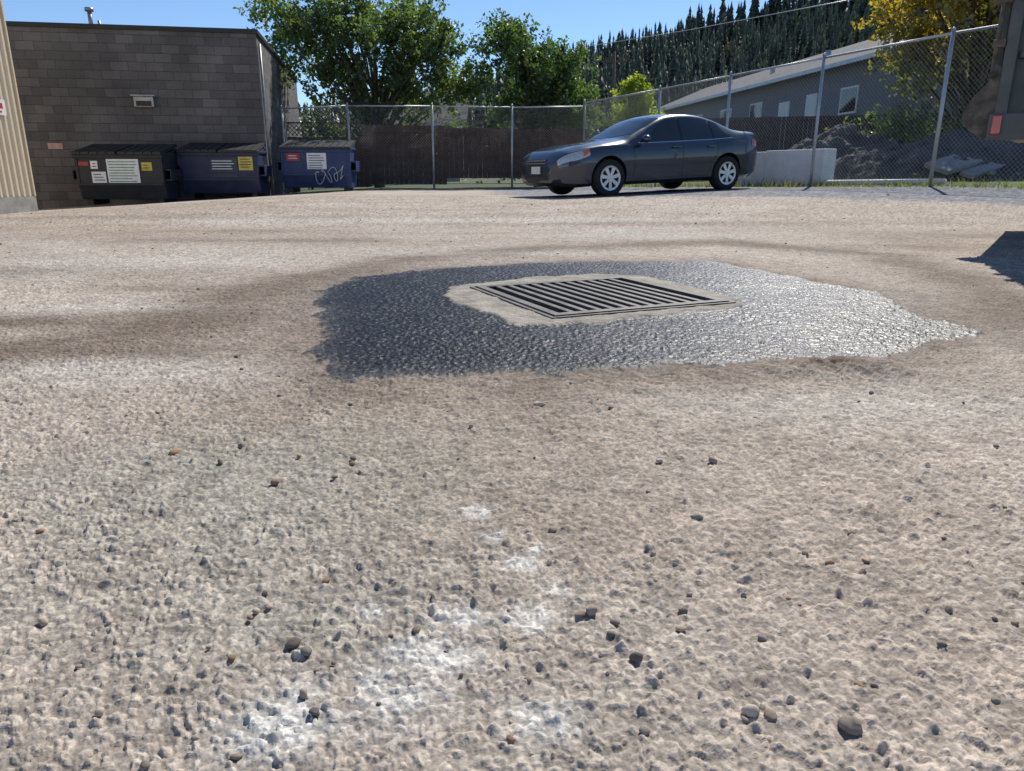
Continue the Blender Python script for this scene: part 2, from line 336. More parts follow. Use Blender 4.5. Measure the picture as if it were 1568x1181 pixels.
boxes('wall_notice',[(-5.05,-4.72,-.012,-.002,1.0,1.14)],M_pink,bb)
tubes('roof_vent_pipe',[((-4.0,1.0,3.8),(-4.0,1.0,4.25),.05),((-4.0,1.0,4.25),(-4.0,1.0,4.33),.1),((-3.9,1.3,3.8),(-3.9,1.3,4.1),.035)],M_vent,bb,10)
tubes('downpipe',[((.05,.15,-.1),(.05,.15,3.5),.03)],M_vent,bb,8)

# ---------------------------------------------------------------- corrugated metal warehouse
M_corr=mat('cream_metal_cladding',(.70,.59,.42),.45,var=.05)
wh=empty('corrugated_metal_warehouse',(-9.05,14.25,0))
V=[];F=[]; yy=0; prof=[]
while yy<10.5:
    prof+=[(yy,0),(yy+.05,0),(yy+.07,.03),(yy+.12,.03),(yy+.14,0)]; yy+=.16
for (s,o) in prof: V+=[(o,-s,.02),(o,-s,5.0)]
for i in range(len(prof)-1): F.append((2*i,2*i+1,2*i+3,2*i+2))
mesh_py('east_cladding',V,F,M_corr,wh)
boxes('walls',[(-10,-.01,-10.5,0,-.5,5.0)],M_corr,wh)
boxes('concrete_base',[(-10,.045,-10.5,.03,-.6,.018)],M_conc,wh)
boxes('corner_trim',[(-.06,.05,.0,.035,.02,5.02)],M_corr,wh)
boxes('roof',[(-10.1,.12,-10.6,.12,5.03,5.15)],M_corr,wh)
M_red=mat('red_paint',(.5,.03,.03),.5)
sg=empty('warning_sign',(-9.0,13.70,1.55))
boxes('sign_plate',[(0,.012,-.14,.14,-.13,.13)],M_white,sg); boxes('sign_symbol',[(.013,.016,-.06,.06,-.02,.07),(.013,.016,-.1,.02,-.09,-.06)],M_red,sg)

# ---------------------------------------------------------------- dumpsters
M_navy=mat('navy_dumpster_paint',(.018,.026,.07),.5,var=.35,scale=4,bump=.002,bscale=8)
M_blkd=mat('black_dumpster_paint',(.016,.02,.030),.5,var=.35,scale=4,bump=.002,bscale=8)
M_blue=mat('blue_dumpster_paint',(.022,.045,.14),.5,var=.35,scale=4,bump=.002,bscale=8)
M_yel=mat('yellow_sticker',(.6,.5,.08),.5); M_rs=mat('red_sticker',(.45,.05,.06),.5); M_bl=mat('sticker_ink',(.05,.06,.09),.6); M_grn=mat('green_ink',(.08,.25,.12),.6)
M_lbl=mat('white_sticker',(.8,.82,.84),.5,var=.1)
def dumpster(m,x,y,rz,stick,w=1.75,H=1.2):
    e=empty('dumpster',(x,y,gzf(x,y)),(0,0,R(rz))); hw=w/2
    P=[(.10,.12),(1.0,.12),(1.10,H-.02),(.0,H-.22),(0,.45)]
    V=[(sx,p[0],p[1]) for sx in(-hw,hw) for p in P]; n=5
    F=[tuple(range(n)),tuple(range(2*n-1,n-1,-1))]+[(i,i+n,(i+1)%n+n,(i+1)%n) for i in range(n)]
    o=mesh_py('body',V,F,m,e); md=o.modifiers.new('b','BEVEL'); md.width=.015; md.segments=2
    boxes('top_rim',[(-hw-.03,hw+.03,-.04,.03,H-.26,H-.19),(-hw-.03,-hw+.0,.0,1.1,H-.2,H-.14),(hw,hw+.03,.0,1.1,H-.2,H-.14)],m,e,.008)
    V=[];F=[]
    for s in(-1,1):
        x0,x1=(-hw-.02,-.015) if s<0 else(.015,hw+.02)
        for k in range(5):
            xa=x0+(x1-x0)*k/5+.01; xb=x0+(x1-x0)*(k+1)/5-.01; q=len(V)
            for (yy,zz) in((-.08,H-.18),(1.12,H+.03)):
                V+=[(xa,yy,zz),(xb,yy,zz),(xb,yy,zz+.05),(xa,yy,zz+.05)]
            F+=[(q,q+1,q+2,q+3),(q+4,q+7,q+6,q+5),(q,q+4,q+5,q+1),(q+1,q+5,q+6,q+2),(q+2,q+6,q+7,q+3),(q+3,q+7,q+4,q)]
        q=len(V); V+=[(x0,-.06,H-.19),(x1,-.06,H-.19),(x1,1.1,H+.02),(x0,1.1,H+.02),(x0,-.06,H-.155),(x1,-.06,H-.155),(x1,1.1,H+.05),(x0,1.1,H+.05)]; F+=[tuple(q+i for i in f) for f in BF]
    mesh_py('plastic_lids',V,F,M_black,e)
    pk=[]
    for s in(-1,1):
        xa,xb=sorted((s*(hw+.002),s*(hw+.13)))
        pk+=[(xa,xb,.1,.95,.74,.78),(xa,xb,.1,.95,.52,.56),(xa if s<0 else xb-.02,xa+.02 if s<0 else xb,.1,.95,.561,.739)]
    boxes('fork_pockets',pk,m,e,.006)
    boxes('stiffener_ribs',[(-hw+.02,hw-.02,-.035,.0,.42,.47),(-hw,-hw+.06,-.02,.0,.47,H-.26),(hw-.06,hw,-.02,.0,.47,H-.26)],m,e,.006)
    boxes('skids',[(-hw+.1,-hw+.22,.12,.98,.0,.118),(hw-.22,hw-.1,.12,.98,.0,.118)],M_black,e)
    for i,(mm_,a0,a1,z0,z1,ink) in enumerate(stick):
        boxes('label_%d'%i,[(a0,a1,-.012,-.003,z0,z1)],mm_,e)
        L=[];zz=z1-.05
        while zz>z0+.03 and ink:
            L.append((a0+.03+.02*random.random(),a1-.03-.25*(a1-a0)*random.random(),-.015,-.0125,zz-.018,zz)); zz-=.06
        if L: boxes('print_%d'%i,L,ink,e)
    return e
d1=dumpster(M_blkd,-8.75,17.0,6,[(M_lbl,-.26,.42,.48,.99,M_grn),(M_lbl,-.60,-.30,.48,.72,M_bl),(M_lbl,-.6,-.45,.78,.95,M_bl),(M_yel,.48,.70,.74,.92,M_bl),(M_rs,-.85,-.64,.85,.93,None)],1.85,1.27)
d2=dumpster(M_navy,-6.98,18.2,7,[(M_yel,.45,.78,.66,.97,M_bl),(M_bl,-.2,.42,.62,.93,M_lbl),(M_bl,-.15,.4,.5,.58,M_lbl)],1.8,1.25)
d3=dumpster(M_blue,-4.95,19.3,4,[(M_lbl,-.22,.26,.58,.97,M_bl),(M_rs,-.72,-.4,.78,.96,M_lbl)],1.72,1.25)
pts=[]
for k in range(60):
    t=k/59; pts.append((-.05+.75*t+.08*math.sin(t*31),-.04,.40+.15*math.sin(t*24)+.06*math.cos(t*50)+.10*t))
tubes('graffiti',[(pts[i],pts[i+1],.012) for i in range(59)],mat('spray_paint',(.45,.5,.58),.6),d3,4)

# ---------------------------------------------------------------- chain link fence
def fence(name,P,H,step=.062,rw=.0019):
    e=empty(name); posts=[];rails=[];Vw=[];Fw=[]
    for (x,y) in P:
        z=gzf(x,y); posts+=[((x,y,z-.1),(x,y,z+H+.05),.032),((x,y,z+H+.05),(x,y,z+H+.09),.04,.012)]
    for (p,q) in zip(P[:-1],P[1:]):
        z0,z1=gzf(*p),gzf(*q); A=np.array([p[0],p[1],z0]);B=np.array([q[0],q[1],z1]); Ln=np.hypot(q[0]-p[0],q[1]-p[1])
        rails.append(((p[0],p[1],z0+H),(q[0],q[1],z1+H),.021)); 
        nrm=np.array([-(B-A)[1],(B-A)[0],0])/Ln
        def pt(s,t): return A+(B-A)*(s/Ln)+np.array([0,0,.05+t])+nrm*(-.03)
        s=-H
        while s<Ln:
            for sg in(1,-1):
                t0=max(0,-s); t1=min(H-.07,Ln-s)
                if t1>t0:
                    a_=(s+t0,t0);b_=(s+t1,t1)
                    if sg<0: a_=(Ln-a_[0],a_[1]);b_=(Ln-b_[0],b_[1])
                    pa,pb=pt(*a_),pt(*b_); u=(pb-pa); u/=np.linalg.norm(u); v=np.cross(u,nrm)
                    k=len(Vw); off=nrm*(.0025*sg)
                    for pp in(pa,pb):
                        for an in(0,2.094,4.189): Vw.append(pp+off+rw*(math.cos(an)*nrm+math.sin(an)*v))
                    Fw+=[(k,k+1,k+4,k+3),(k+1,k+2,k+5,k+4),(k+2,k,k+3,k+5)]
            s+=step*math.sqrt(2)*.87
    tubes('posts',posts,M_galv,e,8); tubes('top_rail',rails,M_galv,e,8)
    mesh_np('chain_link_mesh',np.array(Vw),np.array(Fw),M_wire,e)
    return e
fence('chain_link_fence',[(9.2,8.1),(8.1,10.4),(7.0,12.7),(5.9,15.0),(4.8,17.3),(3.7,19.6),(2.1,22.6)],2.35)
fence('chain_link_fence',[(2.1,22.6),(0,22.27),(-2.25,21.92),(-4.55,21.55),(-6.3,21.3)],2.25)

def planks(name,p,q,z0,z1,w=.14,m=M_wood,lat=None):
    e=empty(name,(p[0],p[1],0),(0,0,math.atan2(q[1]-p[1],q[0]-p[0]))); Ln=math.hypot(q[0]-p[0],q[1]-p[1])
    L=[];s=0
    while s<Ln:
        j=random.random()*.01; L.append((s,s+w-.006,j,j+.02,z0,z1-random.random()*.02)); s+=w
    boxes('boards',L,m,e)
    boxes('rails',[(0,Ln,-.04,-.001,z0+.15,z0+.24),(0,Ln,-.04,-.001,z1-.2,z1-.12)],m,e)
    if lat:
        T=[];s=-.35
        while s<Ln:
            for sg in(0,1):
                a_=max(0,s);b_=min(Ln,s+.32)
                if b_>a_:
                    za=z1+.02+(a_-s);zb=z1+.02+(b_-s)
                    if sg: T.append(((Ln-a_,.0,za),(Ln-b_,.0,zb),.012))
                    else: T.append(((a_,.012,za),(b_,.012,zb),.012))
            s+=.12
        tubes('lattice',T,m,e,4,False); boxes('lattice_cap',[(0,Ln,-.03,.03,z1+.345,z1+.385)],m,e)
    return e
planks('wooden_fence',(-6.4,21.95),(-4.3,22.2),.05,1.45,lat=True)
planks('wooden_fence',(-4.28,22.2),(-2.0,22.5),.12,1.78)
planks('wooden_fence',(-1.98,22.5),(2.3,23.1),.30,1.72)
M_wood2=mat('weathered_timber',(.06,.05,.045),.9,var=.4)
planks('wooden_fence',(4.2,27.),(12,24.8),.0,2.25,m=M_wood2)
planks('wooden_fence',(12.02,24.8),(22,21.0),.0,2.2,m=M_wood2)

# ---------------------------------------------------------------- car
def build_car():
    e=empty('parked_car',(2.60,15.15,gzf(2.60,15.15)),(0,.031,R(207.5)))
    gx=np.linspace(-2.5,2.5,1001)
    def tab(T,s=.035):
        T=sorted(T); v=np.interp(gx,[t[0] for t in T],[t[1] for t in T])
        if s:
            n=int(s/.005*3); k=np.exp(-.5*(np.arange(-n,n+1)*.005/s)**2); k/=k.sum()
            v=np.convolve(np.pad(v,n,mode='edge'),k,'valid')
        return lambda x:np.interp(x,gx,v)
    zt=tab([(2.41,.60),(2.37,.74),(2.25,.83),(1.9,.915),(1.5,.965),(1.15,1.0),(.98,1.03),(.6,1.23),(.3,1.365),(.05,1.435),(-.2,1.465),(-.5,1.47),(-.8,1.455),(-1.1,1.40),(-1.4,1.30),(-1.7,1.185),(-1.88,1.145),(-2.1,1.135),(-2.28,1.115),(-2.35,1.01),(-2.40,.80)])
    zb=tab([(2.41,.56),(2.36,.69),(2.2,.775),(1.8,.86),(1.5,.895),(1.0,.915),(.5,.925),(0,.935),(-1,.965),(-1.8,1.01),(-2.25,1.02),(-2.4,.76)])
    zet=tab([(2.4,.2),(1.1,.6),(.92,.94),(.85,.985),(.5,1.175),(.2,1.31),(-.05,1.385),(-.3,1.41),(-.6,1.415),(-.9,1.39),(-1.2,1.315),(-1.5,1.20),(-1.75,1.10),(-1.95,.9),(-2.4,.2)])
    ze=lambda x:np.maximum(zet(x),zb(x)+(zt(x)-zb(x))*.72)
    wd=tab([(2.42,.56),(2.36,.70),(2.2,.81),(1.9,.87),(1.5,.905),(1,.91),(-1.5,.91),(-1.95,.88),(-2.2,.82),(-2.34,.72),(-2.41,.58)])
    ye=tab([(2.42,.36),(2.2,.56),(1.9,.64),(1.0,.70),(.85,.73),(.4,.68),(0,.62),(-.9,.60),(-1.5,.64),(-1.9,.70),(-2.25,.66),(-2.4,.5)])
    zo=tab([(2.41,.28),(2.25,.21),(2.0,.19),(-2.0,.22),(-2.25,.28),(-2.4,.38)])
    def sect(x):
        w=wd(x);o=zo(x);bz=zb(x);H=bz-o; E=(ye(x),ze(x));T=zt(x)
        p=[(0,o),(.5*w,o),(.84*w,o),(.945*w,o+.09*H),(.965*w,o+.25*H),(.985*w,o+.42*H),(1.0*w,o+.6*H),(.995*w,o+.76*H),(.975*w,o+.89*H),(.945*w,o+.97*H),(.92*w,bz)]
        B=p[-1]
        for t in(.12,.4,.7,.92): 
            bul=.02*math.sin(math.pi*t); p.append((B[0]+(E[0]-B[0])*t+bul,B[1]+(E[1]-B[1])*t))
        d=T-E[1]
        p+=[(E[0]-.02,E[1]+.16*d),(E[0]*.82,E[1]+.5*d),(E[0]*.6,E[1]+.75*d),(E[0]*.3,E[1]+.94*d),(0,T)]
        return p
    def side_y(x,z):
        p=np.array(sect(x)[3:16]); return float(np.interp(z,p[:,1],p[:,0]))
    def top_z(x,y):
        p=np.array(sect(x)[10:])[::-1]; return float(np.interp(abs(y),p[:,0],p[:,1]))
    st=np.unique(np.concatenate([np.linspace(-2.41,-2.2,9),np.linspace(-2.2,2.2,90),np.linspace(2.2,2.41,12)]))
    V=[];F=[]
    for x in st:
        p=sect(x); ring=p+[(-q[0],q[1]) for q in p[-2:0:-1]]
        V+=[(x,q[0],q[1]) for q in ring]; n=len(ring)
    for i in range(len(st)-1):
        for j in range(n): k=(j+1)%n; F.append((i*n+j,i*n+k,(i+1)*n+k,(i+1)*n+j))
    F.append(tuple(range(n-1,-1,-1))); F.append(tuple(range((len(st)-1)*n,len(st)*n)))
    M_paint=mat('dark_grey_metallic_paint',(.050,.060,.082),.30,.6,var=.03,coat=1,coatr=.02)
    me=bpy.data.meshes.new('car_body'); me.from_pydata(V,[],F); me.materials.append(M_paint)
    bmx=bmesh.new(); bmx.from_mesh(me); bmesh.ops.recalc_face_normals(bmx,faces=bmx.faces); bmx.to_mesh(me); bmx.free()
    for p in me.polygons: p.use_smooth=True
    body=link(bpy.data.objects.new('body',me),e)
    cv=[];cf=[]
    for wx in(1.388,-1.388):
        for s in(1,-1):
            v,f_=tube_arrays((wx,s*.50,.345),(wx,s*1.2,.345),.375,None,40); k=len(cv); cv+=v; cf+=[tuple(k+i for i in q) for q in f_]
    cme=bpy.data.meshes.new('c'); cme.from_pydata([tuple(v) for v in cv],[],cf)
    bmx=bmesh.new(); bmx.from_mesh(cme); bmesh.ops.recalc_face_normals(bmx,faces=bmx.faces); bmx.to_mesh(cme); bmx.free()
    cut=bpy.data.objects.new('cut',cme); link(cut)
    body.parent=None
    md=body.modifiers.new('bool','BOOLEAN'); md.operation='DIFFERENCE'; md.object=cut; md.solver='EXACT'
    bpy.context.view_layer.update()
    dg=bpy.context.evaluated_depsgraph_get(); nm=bpy.data.meshes.new_from_object(body.evaluated_get(dg))
    body.modifiers.clear(); body.data=nm; bpy.data.objects.remove(cut); body.parent=e
    nm.materials.clear(); nm.materials.append(M_paint); nm.materials.append(M_black)
    for p in nm.polygons:
        p.material_index=0
        c=p.center
        for wx in(1.388,-1.388):
            if math.hypot(c.x-wx,c.z-.345)<.377 and abs(c.y)<.93 and c.z>.1 and abs(c.y)<side_y(wx,min(max(c.z,.3),.7)) and (abs(p.normal.y)<.3 or abs(c.y)<.53) and abs(c.y)>.45: 
                p.material_index=1; p.use_smooth=False
        if p.normal.z<-.9 and c.z<.3: p.material_index=1
    try: nm.set_sharp_from_angle(angle=R(40))
    except Exception as ex: print(ex)
    def sgrid(name,fx,m,s,off=.004,ns=14,nt_=6):
        V=[];F=[]
        for i in range(ns+1):
            for j in range(nt_+1):
                x,z=fx(i/ns,j/nt_); V.append((x,s*(side_y(x,z)+off),z))
        for i in range(ns):
            for j in range(nt_):
                k=i*(nt_+1)+j; F.append((k,k+1,k+nt_+2,k+nt_+1))
        return mesh_py(name,V,F,m,e,True)
    def win(bf,br_,tf,tr,lo=.02,hi=.035):
        def fx(s,t):
            x=(br_+(bf-br_)*s)*(1-t)+(tr+(tf-tr)*s)*t
            return x,(zb(x)+lo)*(1-t)+(ze(x)-hi)*t
        return fx
    M_chrome=mat('chrome',(.6,.6,.62),.15,1,var=.03)
    for s in(1,-1):
        sgrid('window_trim',win(.80,-1.60,.14,-1.28,.004,.018),M_black,s,.002,30)
        sgrid('front_window',win(.66,-.24,.13,-.24),M_glass,s,.006)
        sgrid('rear_window_side',win(-.30,-1.03,-.30,-1.0),M_glass,s,.006)
        sgrid('quarter_window',win(-1.08,-1.48,-1.05,-1.25),M_glass,s,.006)
        sgrid('chrome_belt_trim',lambda a_,t:(-1.55+2.32*a_,zb(-1.55+2.32*a_)-.004+.016*t),M_chrome,s,.008,24,1)
        for nm_,xx in(('front',.86),('mid',-.27),('rear',-1.12)):
            def fx(a_,t,xx=xx,nm_=nm_):
                z=.30+(zb(xx)-.30)*t; dx=0
                if nm_=='rear': dx=.22*max(0,(.75-z)/.45)*1.0 if z<.75 else 0
                return xx+dx+(a_-.5)*.010,z
            sgrid('door_seam_'+nm_,fx,M_black,s,.0025,1,14)
        sgrid('sill_seam',lambda a_,t:(-.9+1.75*a_,.30+.008*t),M_black,s,.0025,16,1)
        sgrid('body_side_moulding',lambda a_,t:(-.98+1.8*a_,.50+.035*t),M_paint,s,.012,16,1)
        for xx in(-.10,-.95):
            y0=side_y(xx,.84); boxes('door_handle',[(xx-.10,xx+.09,s*(y0+.02) if s>0 else s*(y0+.04),s*(y0+.04) if s>0 else s*(y0+.02),.83,.86)],M_paint,e,.008)
        M_hl=bpy.data.materials.get('headlight_lens') or mat('headlight_lens',(.55,.56,.58),.12,.3,var=.15,scale=25,coat=1)
        M_am=bpy.data.materials.get('amber_lens') or mat('amber_lens',(.6,.16,.03),.2,coat=1)
        M_tl=bpy.data.materials.get('tail_lens') or mat('tail_lens',(.45,.015,.015),.15,coat=1)
        def hl(a_,t):
            x=1.80+.56*a_; zt_=zb(x)-.012; zl=zt_-.05-.09*math.sin(math.pi*min(1,.25+.6*a_)); return x,zl*(1-t)+zt_*t
        sgrid('headlight',hl,M_hl,s,.006,14,4)
        def am(a_,t):
            x=1.80+.13*a_; zt_=zb(x)-.02; return x,(zt_-.05-.05*a_)*(1-t)+zt_*t
        sgrid('side_marker',am,M_am,s,.009,4,2)
        sgrid('bumper_gap',lambda a_,t:(1.80+.5*a_,.60-.01*a_+.007*t),M_black,s,.003,10,1)
        sgrid('tail_light',lambda a_,t:(-2.04-.32*a_,.82+.15*t),M_tl,s,.006,8,4)
        bmm=bmesh.new(); bmesh.ops.create_icosphere(bmm,subdivisions=3,radius=1,matrix=Matrix.Translation((.68,s*.99,.99))@Matrix.Diagonal((.075,.105,.07,1)))
        mme=bpy.data.meshes.new('m'); bmm.to_mesh(mme); bmm.free(); mme.materials.append(M_paint)
        for p in mme.polygons:p.use_smooth=True
        link(bpy.data.objects.new('wing_mirror',mme),e)
        tubes('mirror_arm',[((.70,s*.86,.945),(.69,s*.95,.975),.022)],M_black,e)
    def tgrid(name,xa,xb,yw,m,off=.005):
        V=[];F=[];ns,nt_=14,14
        for i in range(ns+1):
            for j in range(nt_+1):
                v=-1+2*j/nt_; t=i/ns; x0,x1=xa(v),xb(v); x=x0+(x1-x0)*t; y=v*(yw(x)); V.append((x,y,top_z(x,y)+off))
        for i in range(ns):
            for j in range(nt_):
                k=i*(nt_+1)+j; F.append((k,k+nt_+1,k+nt_+2,k+1))
        return mesh_py(name,V,F,m,e,True)
    tgrid('windshield',lambda v:.98-.17*v*v,lambda v:.20-.10*v*v,lambda x:ye(x)-.035,M_glass)
    tgrid('rear_windshield',lambda v:-1.80+.1*v*v,lambda v:-1.10-.05*v*v,lambda x:ye(x)-.06,M_glass)
    boxes('upper_grille',[(2.30,2.412,-.36,.36,.58,.69)],M_black,e,.03)
    boxes('grille_bars',[(2.405,2.42,-.34,.34,.655,.67),(2.405,2.42,-.34,.34,.61,.62)],M_chrome,e,.004)
    boxes('lower_grille',[(2.3,2.414,-.45,.45,.31,.40)],M_black,e,.02)
    boxes('front_license_plate',[(2.418,2.428,-.16,.16,.43,.56)],M_white,e)
    boxes('rear_license_plate',[(-2.425,-2.41,-.16,.16,.72,.84)],M_white,e)
    M_hub=mat('silver_hubcap',(.62,.63,.65),.3,.7,var=.05)
    for wx in(1.388,-1.388):
        for s in(1,-1):
            w=empty('wheel_%s_%s'%('front' if wx>0 else 'rear','left' if s>0 else 'right'),(wx,s*.80,.33)); w.parent=e
            prof=[(.20,-.10),(.30,-.105),(.325,-.085),(.33,-.04),(.33,.04),(.325,.085),(.30,.105),(.215,.10),(.205,.06)]
            V=[];F=[];n=40
            for i in range(n):
                t=2*math.pi*i/n
                for (r,yv) in prof: V.append((r*math.cos(t),s*yv,r*math.sin(t)))
            m_=len(prof)
            for i in range(n):
                for j in range(m_-1): F.append((i*m_+j,i*m_+j+1,((i+1)%n)*m_+j+1,((i+1)%n)*m_+j))
            mesh_py('tyre',V,F,M_tyre,w,True)
            tubes('brake_disc_back',[((0,-s*.05,0),(0,s*.045,0),.205)],M_black,w,32,False)
            V=[];F=[]
            def ringp(r,yv,n=48): 
                k=len(V); 
                for i in range(n): t=2*math.pi*i/n; V.append((r*math.cos(t),s*yv,r*math.sin(t)))
                return k
            a0=ringp(.222,.088);a1_=ringp(.218,.102);a2=ringp(.185,.098);a3=ringp(.180,.075)
            for p_,q_ in((a0,a1_),(a1_,a2),(a2,a3)):
                for i in range(48): j=(i+1)%48; F.append((p_+i,p_+j,q_+j,q_+i))
            c0=ringp(.06,.085);c1=ringp(.055,.10);
            for i in range(48): j=(i+1)%48; F.append((c0+i,c0+j,c1+j,c1+i))
            F.append(tuple(c1+i for i in range(48)))
            for q in range(7):
                t=2*math.pi*q/7+.2; d=np.array([math.cos(t),0,math.sin(t)]);u=np.array([-math.sin(t),0,math.cos(t)])
                k=len(V)
                for r,hw_ in((.045,.026),(.19,.036)):
                    for yv in(.068,.097):
                        for ss in(-1,1):
                            pp=d*r+u*hw_*ss; V.append((pp[0],s*yv,pp[2]))
                F+=[(k+2,k+3,k+7,k+6),(k,k+2,k+6,k+4),(k+1,k+5,k+7,k+3)]
            mesh_py('hubcap',V,F,M_hub,w)
    return e
build_car()

# ---------------------------------------------------------------- dump truck (right edge)
M_ol=mat('worn_truck_paint',(.115,.115,.105),.55,.1,var=.4,scale=5,bump=.002,bscale=30)
M_rust=mat('rusty_steel',(.15,.12,.095),.8,.2,var=.5,scale=18,bump=.002)
tk=empty('dump_truck',(2.70,4.35,0),(0,0,R(-36)))
boxes('box_body',[(0,5.5,0,2.3,.66,2.5)],M_ol,tk,.015)
boxes('side_ribs',[(.0,.06,-.06,-.001,.64,2.5),(.75,.83,-.06,-.001,.64,2.5),(1.5,1.58,-.06,-.001,.64,2.5),(2.3,2.38,-.06,-.001,.64,2.5),(3.1,3.18,-.06,-.001,.64,2.5),(4,4.08,-.06,-.001,.64,2.5)],M_ol,tk,.008)
boxes('bottom_rail',[(-.02,5.5,-.08,-.062,.60,.74),(.07,5.5,-.05,-.001,1.45,1.52),(.07,5.5,-.035,-.001,1.02,1.06)],M_ol,tk,.008)
boxes('top_rail',[(-.05,5.5,-.1,2.4,2.505,2.6)],M_ol,tk,.01)
boxes('chassis',[(.3,7.5,.7,.85,.5,.655),(.3,7.5,1.45,1.6,.5,.655)],M_black,tk)
P2=[(-.15,.76),(-.155,.72),(-.12,.665),(-.06,.62),(-.0,.60),(-.0,.98),(-.03,1.0),(-.05,.90),(-.10,.85),(-.13,.80)]
V=[(v[0],-.05,v[1]) for v in P2]+[(v[0],-.02,v[1]) for v in P2]; n=len(P2)
mesh_py('tailgate_latch',V,[tuple(range(n)),tuple(range(2*n-1,n-1,-1))]+[(i,i+n,(i+1)%n+n,(i+1)%n) for i in range(n)],M_rust,tk)
tubes('latch_pins',[((-.11,-.08,.74),(-.11,.03,.74),.016),((-.04,-.08,.94),(-.04,.03,.94),.02),((-.04,-.05,1.0),(-.04,-.05,1.35),.010)],M_rust,tk,8)
boxes('latch_brackets',[(-.08,.0,-.07,-.02,1.30,1.35),(-.06,.0,-.07,-.02,1.08,1.12),(-.07,.0,-.07,-.02,1.5,1.55)],M_rust,tk,.004)
M_tlr=mat('red_marker_lens',(.6,.04,.02),.3,coat=1)
boxes('marker_light',[(.0,.045,-.10,-.081,.63,.73)],M_tlr,tk,.006)
boxes('tailgate',[(-.06,-.002,.03,2.27,.68,2.45)],M_ol,tk,.01)
tubes('wheels',[((1.6,.05,.5),(1.6,.55,.5),.5),((1.6,1.75,.5),(1.6,2.25,.5),.5),((2.75,.05,.5),(2.75,.55,.5),.5),((2.75,1.75,.5),(2.75,2.25,.5),.5),((6.6,.05,.5),(6.6,.4,.5),.5),((6.6,1.9,.5),(6.6,2.25,.5),.5)],M_tyre,tk,32)
boxes('cab',[(5.7,7.6,.05,2.25,.75,2.7)],M_ol,tk,.08)
boxes('cab_windows',[(6.2,7.2,.045,.049,1.7,2.4)],M_glass,tk)

# ---------------------------------------------------------------- concrete wall, kerb pipe, rubble
bw=empty('concrete_retaining_wall',(6.25,15.35,gzf(6.2,15.3)),(0,0,math.atan2(3.0,-1.44)))
boxes('wall_blocks',[(0,1.6,-.35,0,-.2,.72),(1.61,3.3,-.35,0,-.2,.70)],mat('pale_concrete',(.80,.80,.79),.85,var=.1,scale=4,bump=.003),bw,.02)
tubes('white_kerb_pipe',[((7.3,12.8,gzf(7.3,12.8)+.07),(6.05,15.2,gzf(6,15)+.07),.05)],M_white,None,10)
nx=np.linspace(0,1,160); GX,GY=np.meshgrid(nx,nx)
def mound(name,cx,cy,rx,ry,h,m,seed,ang=0):
    u=GX*2-1;v=GY*2-1; r=np.clip(1-(u*u+v*v),0,1)
    x=u*rx;y=v*ry; xx=cx+x*math.cos(ang)-y*math.sin(ang);yy=cy+x*math.sin(ang)+y*math.cos(ang)
    z=gz(xx,yy)-.06+h*r**.8*(.35+1.1*fbm(xx,yy,1.1,seed,6))+r*.16*vnoise(xx,yy,.13,seed+5)+r*.07*vnoise(xx,yy,.06,seed+6)
    idx=np.arange(160*160).reshape(160,160); F=np.stack([idx[:-1,:-1],idx[:-1,1:],idx[1:,1:],idx[1:,:-1]],-1).reshape(-1,4)
    return mesh_np(name,np.stack([xx,yy,z],-1).reshape(-1,3),F,m,None,False)
M_soil=mat('excavated_soil',(.085,.08,.075),.95,var=.5,scale=2.5,bump=.03,bscale=9)
mound('rubble_mound',9.8,16.8,3.2,1.7,.95,M_soil,5,-.35)
mound('rubble_mound',13.2,15.2,3.0,1.6,.8,M_soil,9,-.5)
mound('rubble_mound',8.6,19.6,2.6,1.6,1.2,M_soil,15,-.3)
L=[]
for k in range(650):
    x=7.4+rng.random()*7.5; y=23.2-.62*x+rng.normal()*.9
    if x<7.6-(y-12.7)*.478: continue
    L.append((x,y,.04+.16*rng.random()**3))
rockset('rubble_stones',L,M_rock,lambda:[q*(.8+.7*rng.random()) for q in (.22,.21,.195)],zoff=.12)
sl=empty('broken_concrete_slab',(9.0,15.6,gzf(9,15.6)+.35),(R(18),R(-12),R(25)))
boxes('slab',[(-.55,.5,-.3,.25,-.05,.05),(-.2,.8,-.6,-.32,-.11,-.02)],M_conc,sl,.02)
sl2=empty('broken_concrete_slab',(11.8,15.4,gzf(9,15.6)+.4),(R(-20),R(15),R(-15)))
boxes('slab',[(-.4,.4,-.25,.2,-.05,.05)],M_conc,sl2,.02)

